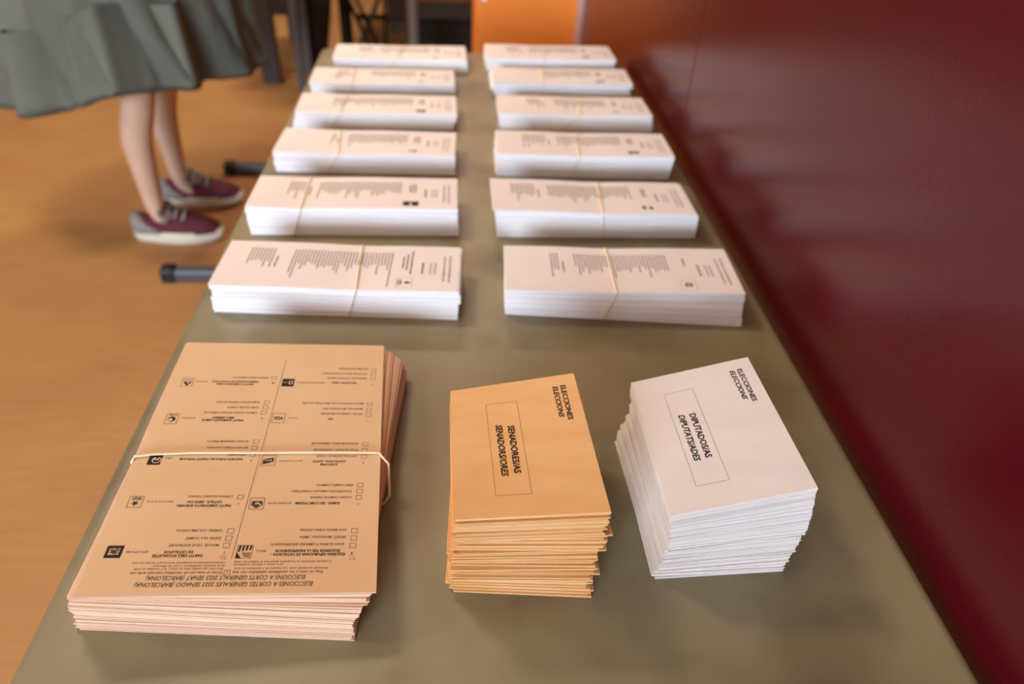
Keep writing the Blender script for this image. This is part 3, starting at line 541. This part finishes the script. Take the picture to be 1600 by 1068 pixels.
# shoes
def shoe(y, yaw, x0, which):
    e = bpy.data.objects.new('shoe', None); C.objects.link(e); e.parent = per; e.location = (x0, y, 0); e.rotation_euler = (0, 0, yaw); e['label'] = which
    def outline(n, g=0):
        pts = []
        for k in range(n):
            a = 2*math.pi*k/n; c, s_ = math.cos(a), math.sin(a)
            x = .14+.14*c*(1+g*.04); wd = .042+.009*math.sin(max(0, min(1, (x-.1)/.15))*math.pi)-.004*(x < .08)
            pts.append((x, (wd+g*.003)*math.copysign(abs(s_)**.75, s_)))
        return pts
    bm = bmesh.new(); loft(bm, [[Vector((x, y_, z+(.010*max(0, (x-.2)/.08)**2 if z < .02 else 0))) for x, y_ in outline(28, g)] for z, g in ((.0, -1), (.005, .6), (.03, 1.2), (.043, .5))])
    obj('sole', bm, MT['sole'], e, smooth=True)
    bm = bmesh.new(); rings = []
    for x, hw, zt in ((.008, .026, .092), (.03, .036, .094), (.06, .039, .088), (.09, .041, .096), (.12, .044, .104), (.15, .047, .100), (.18, .049, .092), (.21, .048, .084), (.24, .043, .074), (.262, .032, .060), (.276, .014, .046)):
        rings.append([Vector((x, -hw*math.cos(a)*(1 if math.sin(a) < .5 else .96), .036+(zt-.036)*math.sin(a)**.7)) for a in [math.pi*k/12 for k in range(13)]])
    loft(bm, rings); obj('upper', bm, MT['shoe'], e, smooth=True)
    bm = bmesh.new(); rings = []
    for x, hw, zt in ((.002, .027, .096), (.02, .036, .097), (.045, .041, .080), (.07, .0435, .062), (.095, .0445, .046)):
        rings.append([Vector((x, -hw*1.03*math.cos(a), .040+(zt+.002-.040)*math.sin(a)**.6)) for a in [math.pi*k/12 for k in range(13)]])
    loft(bm, rings); obj('heel_patch', bm, MT['heel'], e, smooth=True)
    for i, x in enumerate((.125, .15, .175)):
        z = (.106, .106, .100)[i]; obj('lace', tubem([(x-.006, -.034, z-.016), (x, -.016, z), (x+.002, 0, z+.003), (x, .016, z), (x-.006, .034, z-.016)], .006, 6), MT['lace'], e, smooth=True)
    loop = lambda s_: [(.118, 0, .112), (.108, s_*.022, .124), (.104, s_*.050, .112), (.12, s_*.054, .088), (.135, s_*.034, .1), (.122, 0, .112)]
    for s_ in (-1, 1): obj('lace', tubem(loop(s_), .0065, 6), MT['lace'], e, smooth=True)
shoe(2.225-PY, .03, -1.065-PX, 'near shoe'); shoe(2.478-PY, .08, -1.06-PX, 'far shoe')

# ---------------------------------------------------------------- furniture beyond the table
# two steel floor rails poking out beyond the table edge belong to a second trestle set under it
for yy, lb in ((1.972, 'grey steel floor bar with black end cap nearer the camera, beside the near shoe'), (2.745, 'grey steel floor bar with black end cap farther away, behind the far shoe')):
    t = thing('floor_bar', lb, 'table foot', (-.6, yy, 0), 'steel foot bars on the floor')
    obj('bar', boxm(-.265, .35, -.021, .021, .006, .040, .006, 2), MT['steel'], t)
    obj('end_cap', boxm(-.305, -.262, -.025, .025, 0, .046, .007, 2), MT['cap'], t); obj('end_cap', boxm(.345, .385, -.025, .025, 0, .046, .007, 2), MT['cap'], t)
# narrow dark wooden bench seen from its end
t = thing('wooden_bench', 'narrow dark brown wooden bench with broad legs just right of the dress', 'bench', (-.88, 4.1, 0))
obj('seat', boxm(-.1, .085, -.31, .5, .43, .465, .006), MT['darkwood'], t)
obj('apron', boxm(-.02, .075, -.29, -.26, .33, .43), MT['darkwood'], t); obj('apron', boxm(-.02, .075, .44, .47, .33, .43), MT['darkwood'], t)
for y in (-.3, .44): obj('leg', boxm(-.095, -.005, y, y+.045, 0, .43, .004), MT['darkwood'], t)
for y in (-.0, .3): obj('rail', boxm(.055, .075, y-.22, y+.1, .36, .43), MT['darkwood'], t)
# steel frame desk: its legs rise past the far bundles
t = thing('steel_desk', 'tall desk on blue-grey square steel legs behind the left row of bundles', 'desk', (-.48, 3.83, 0))
obj('desktop', boxm(-.31, .31, -.14, .14, .75, .78, .004), MT['brownwood'], t)
for x in (-.283, .272):
    for y in (-.11, .11): obj('leg', boxm(x-.018, x+.018, y-.018, y+.018, 0, .75, .004), MT['steel'] if x < 0 else MT['greytube'], t)
obj('rail', boxm(-.265, .255, .1, .12, .68, .72), MT['steel'], t)
# black folding chair
t = thing('folding_chair', 'black folding chair with crossed legs behind the steel desk', 'chair', (-.53, 4.26, 0))
obj('seat', boxm(-.1, .12, -.1, .12, .42, .45, .008), MT['black'], t); obj('backrest', boxm(.09, .12, -.1, .12, .46, .86, .008), MT['black'], t)
for sy in (-.1, .1):
    obj('leg', boxm(-.085, -.05, sy-.015, sy+.015, 0, .43, .003), MT['black'], t); obj('leg', tubem([(-.085, sy+.03, .44), (.1, sy+.03, 0)], .012, 8), MT['black'], t, smooth=True)
obj('stretcher', tubem([(-.06, -.1, .22), (-.06, .1, .22)], .011, 8), MT['black'], t, smooth=True)
bg = thing('shoulder_bag', 'black cloth bag standing on the floor beside the folding chair', 'bag', (-.715, 4.06, 0))
bm = bmesh.new()
loft(bm, [[Vector((rx*math.copysign(abs(math.cos(a))**.6, math.cos(a))-.03+z*.1, ry*math.copysign(abs(math.sin(a))**.6, math.sin(a)), z)) for a in [2*math.pi*k/20 for k in range(20)]] for z, rx, ry in ((0, .035, .05), (.03, .05, .06), (.15, .062, .07), (.28, .072, .07), (.42, .075, .06), (.5, .06, .02))])
obj('pouch', bm, MT['black'], bg, smooth=True); obj('strap', tubem([(-.03, 0, .49), (-.01, 0, .58), (.05, 0, .58), (.06, 0, .49)], .008, 6), MT['black'], bg, smooth=True)
# grey tubular chair
t = thing('tubular_chair', 'grey tubular chair with slanted legs behind the farthest left bundle', 'chair', (-.41, 4.55, 0))
for y in (-.05, .3):
    obj('leg', tubem([(-.155, y, 0), (-.10, y, .1), (-.015, y, .30), (.005, y, .45)], .0155, 8), MT['greytube'], t, smooth=True)
    obj('leg', tubem([(.13, y, 0), (.14, y, .45)], .0165, 8), MT['greytube'], t, smooth=True)
obj('crossbar', tubem([(-.155, -.03, .16), (.15, -.03, .165)], .018, 8), MT['cap'], t, smooth=True)
obj('seat', boxm(-.15, .155, -.08, .33, .45, .485, .012, 2), MT['greyfab'], t); obj('backrest', boxm(-.15, .155, .31, .345, .5, .85, .012, 2), MT['greyfab'], t)
obj('skirt_panel', boxm(.02, .135, -.045, -.03, .08, .45, .004), MT['greyfab'], t)
obj('rod', tubem([(.0, -.06, 0), (.012, -.06, .45)], .012, 8), MT['cap'], t, smooth=True)
# black storage box with brown cabinet behind
t = thing('storage_box', 'low black storage box on the floor left of the orange pillar', 'box', (-.07, 4.6, 0))
obj('tub', boxm(-.17, .2, -.16, .2, 0, .17, .008), MT['black'], t); obj('lid', boxm(-.18, .21, -.17, .21, .17, .195, .006), MT['black'], t)
t = thing('cabinet', 'brown wooden cabinet standing behind the black storage box', 'cabinet', (.05, 5.3, 0))
obj('carcass', boxm(-.3, .4, 0, .4, .03, .9, .004), MT['brownwood'], t)
for x in (-.29, .055): 
    d = obj('door', boxm(x, x+.335, -.02, 0, .05, .88, .003), MT['brownwood'], t); obj('handle', tubem([(.02 if x < 0 else .09, -.035, .45), (.02 if x < 0 else .09, -.035, .55)], .006, 6), MT['steel'], d)
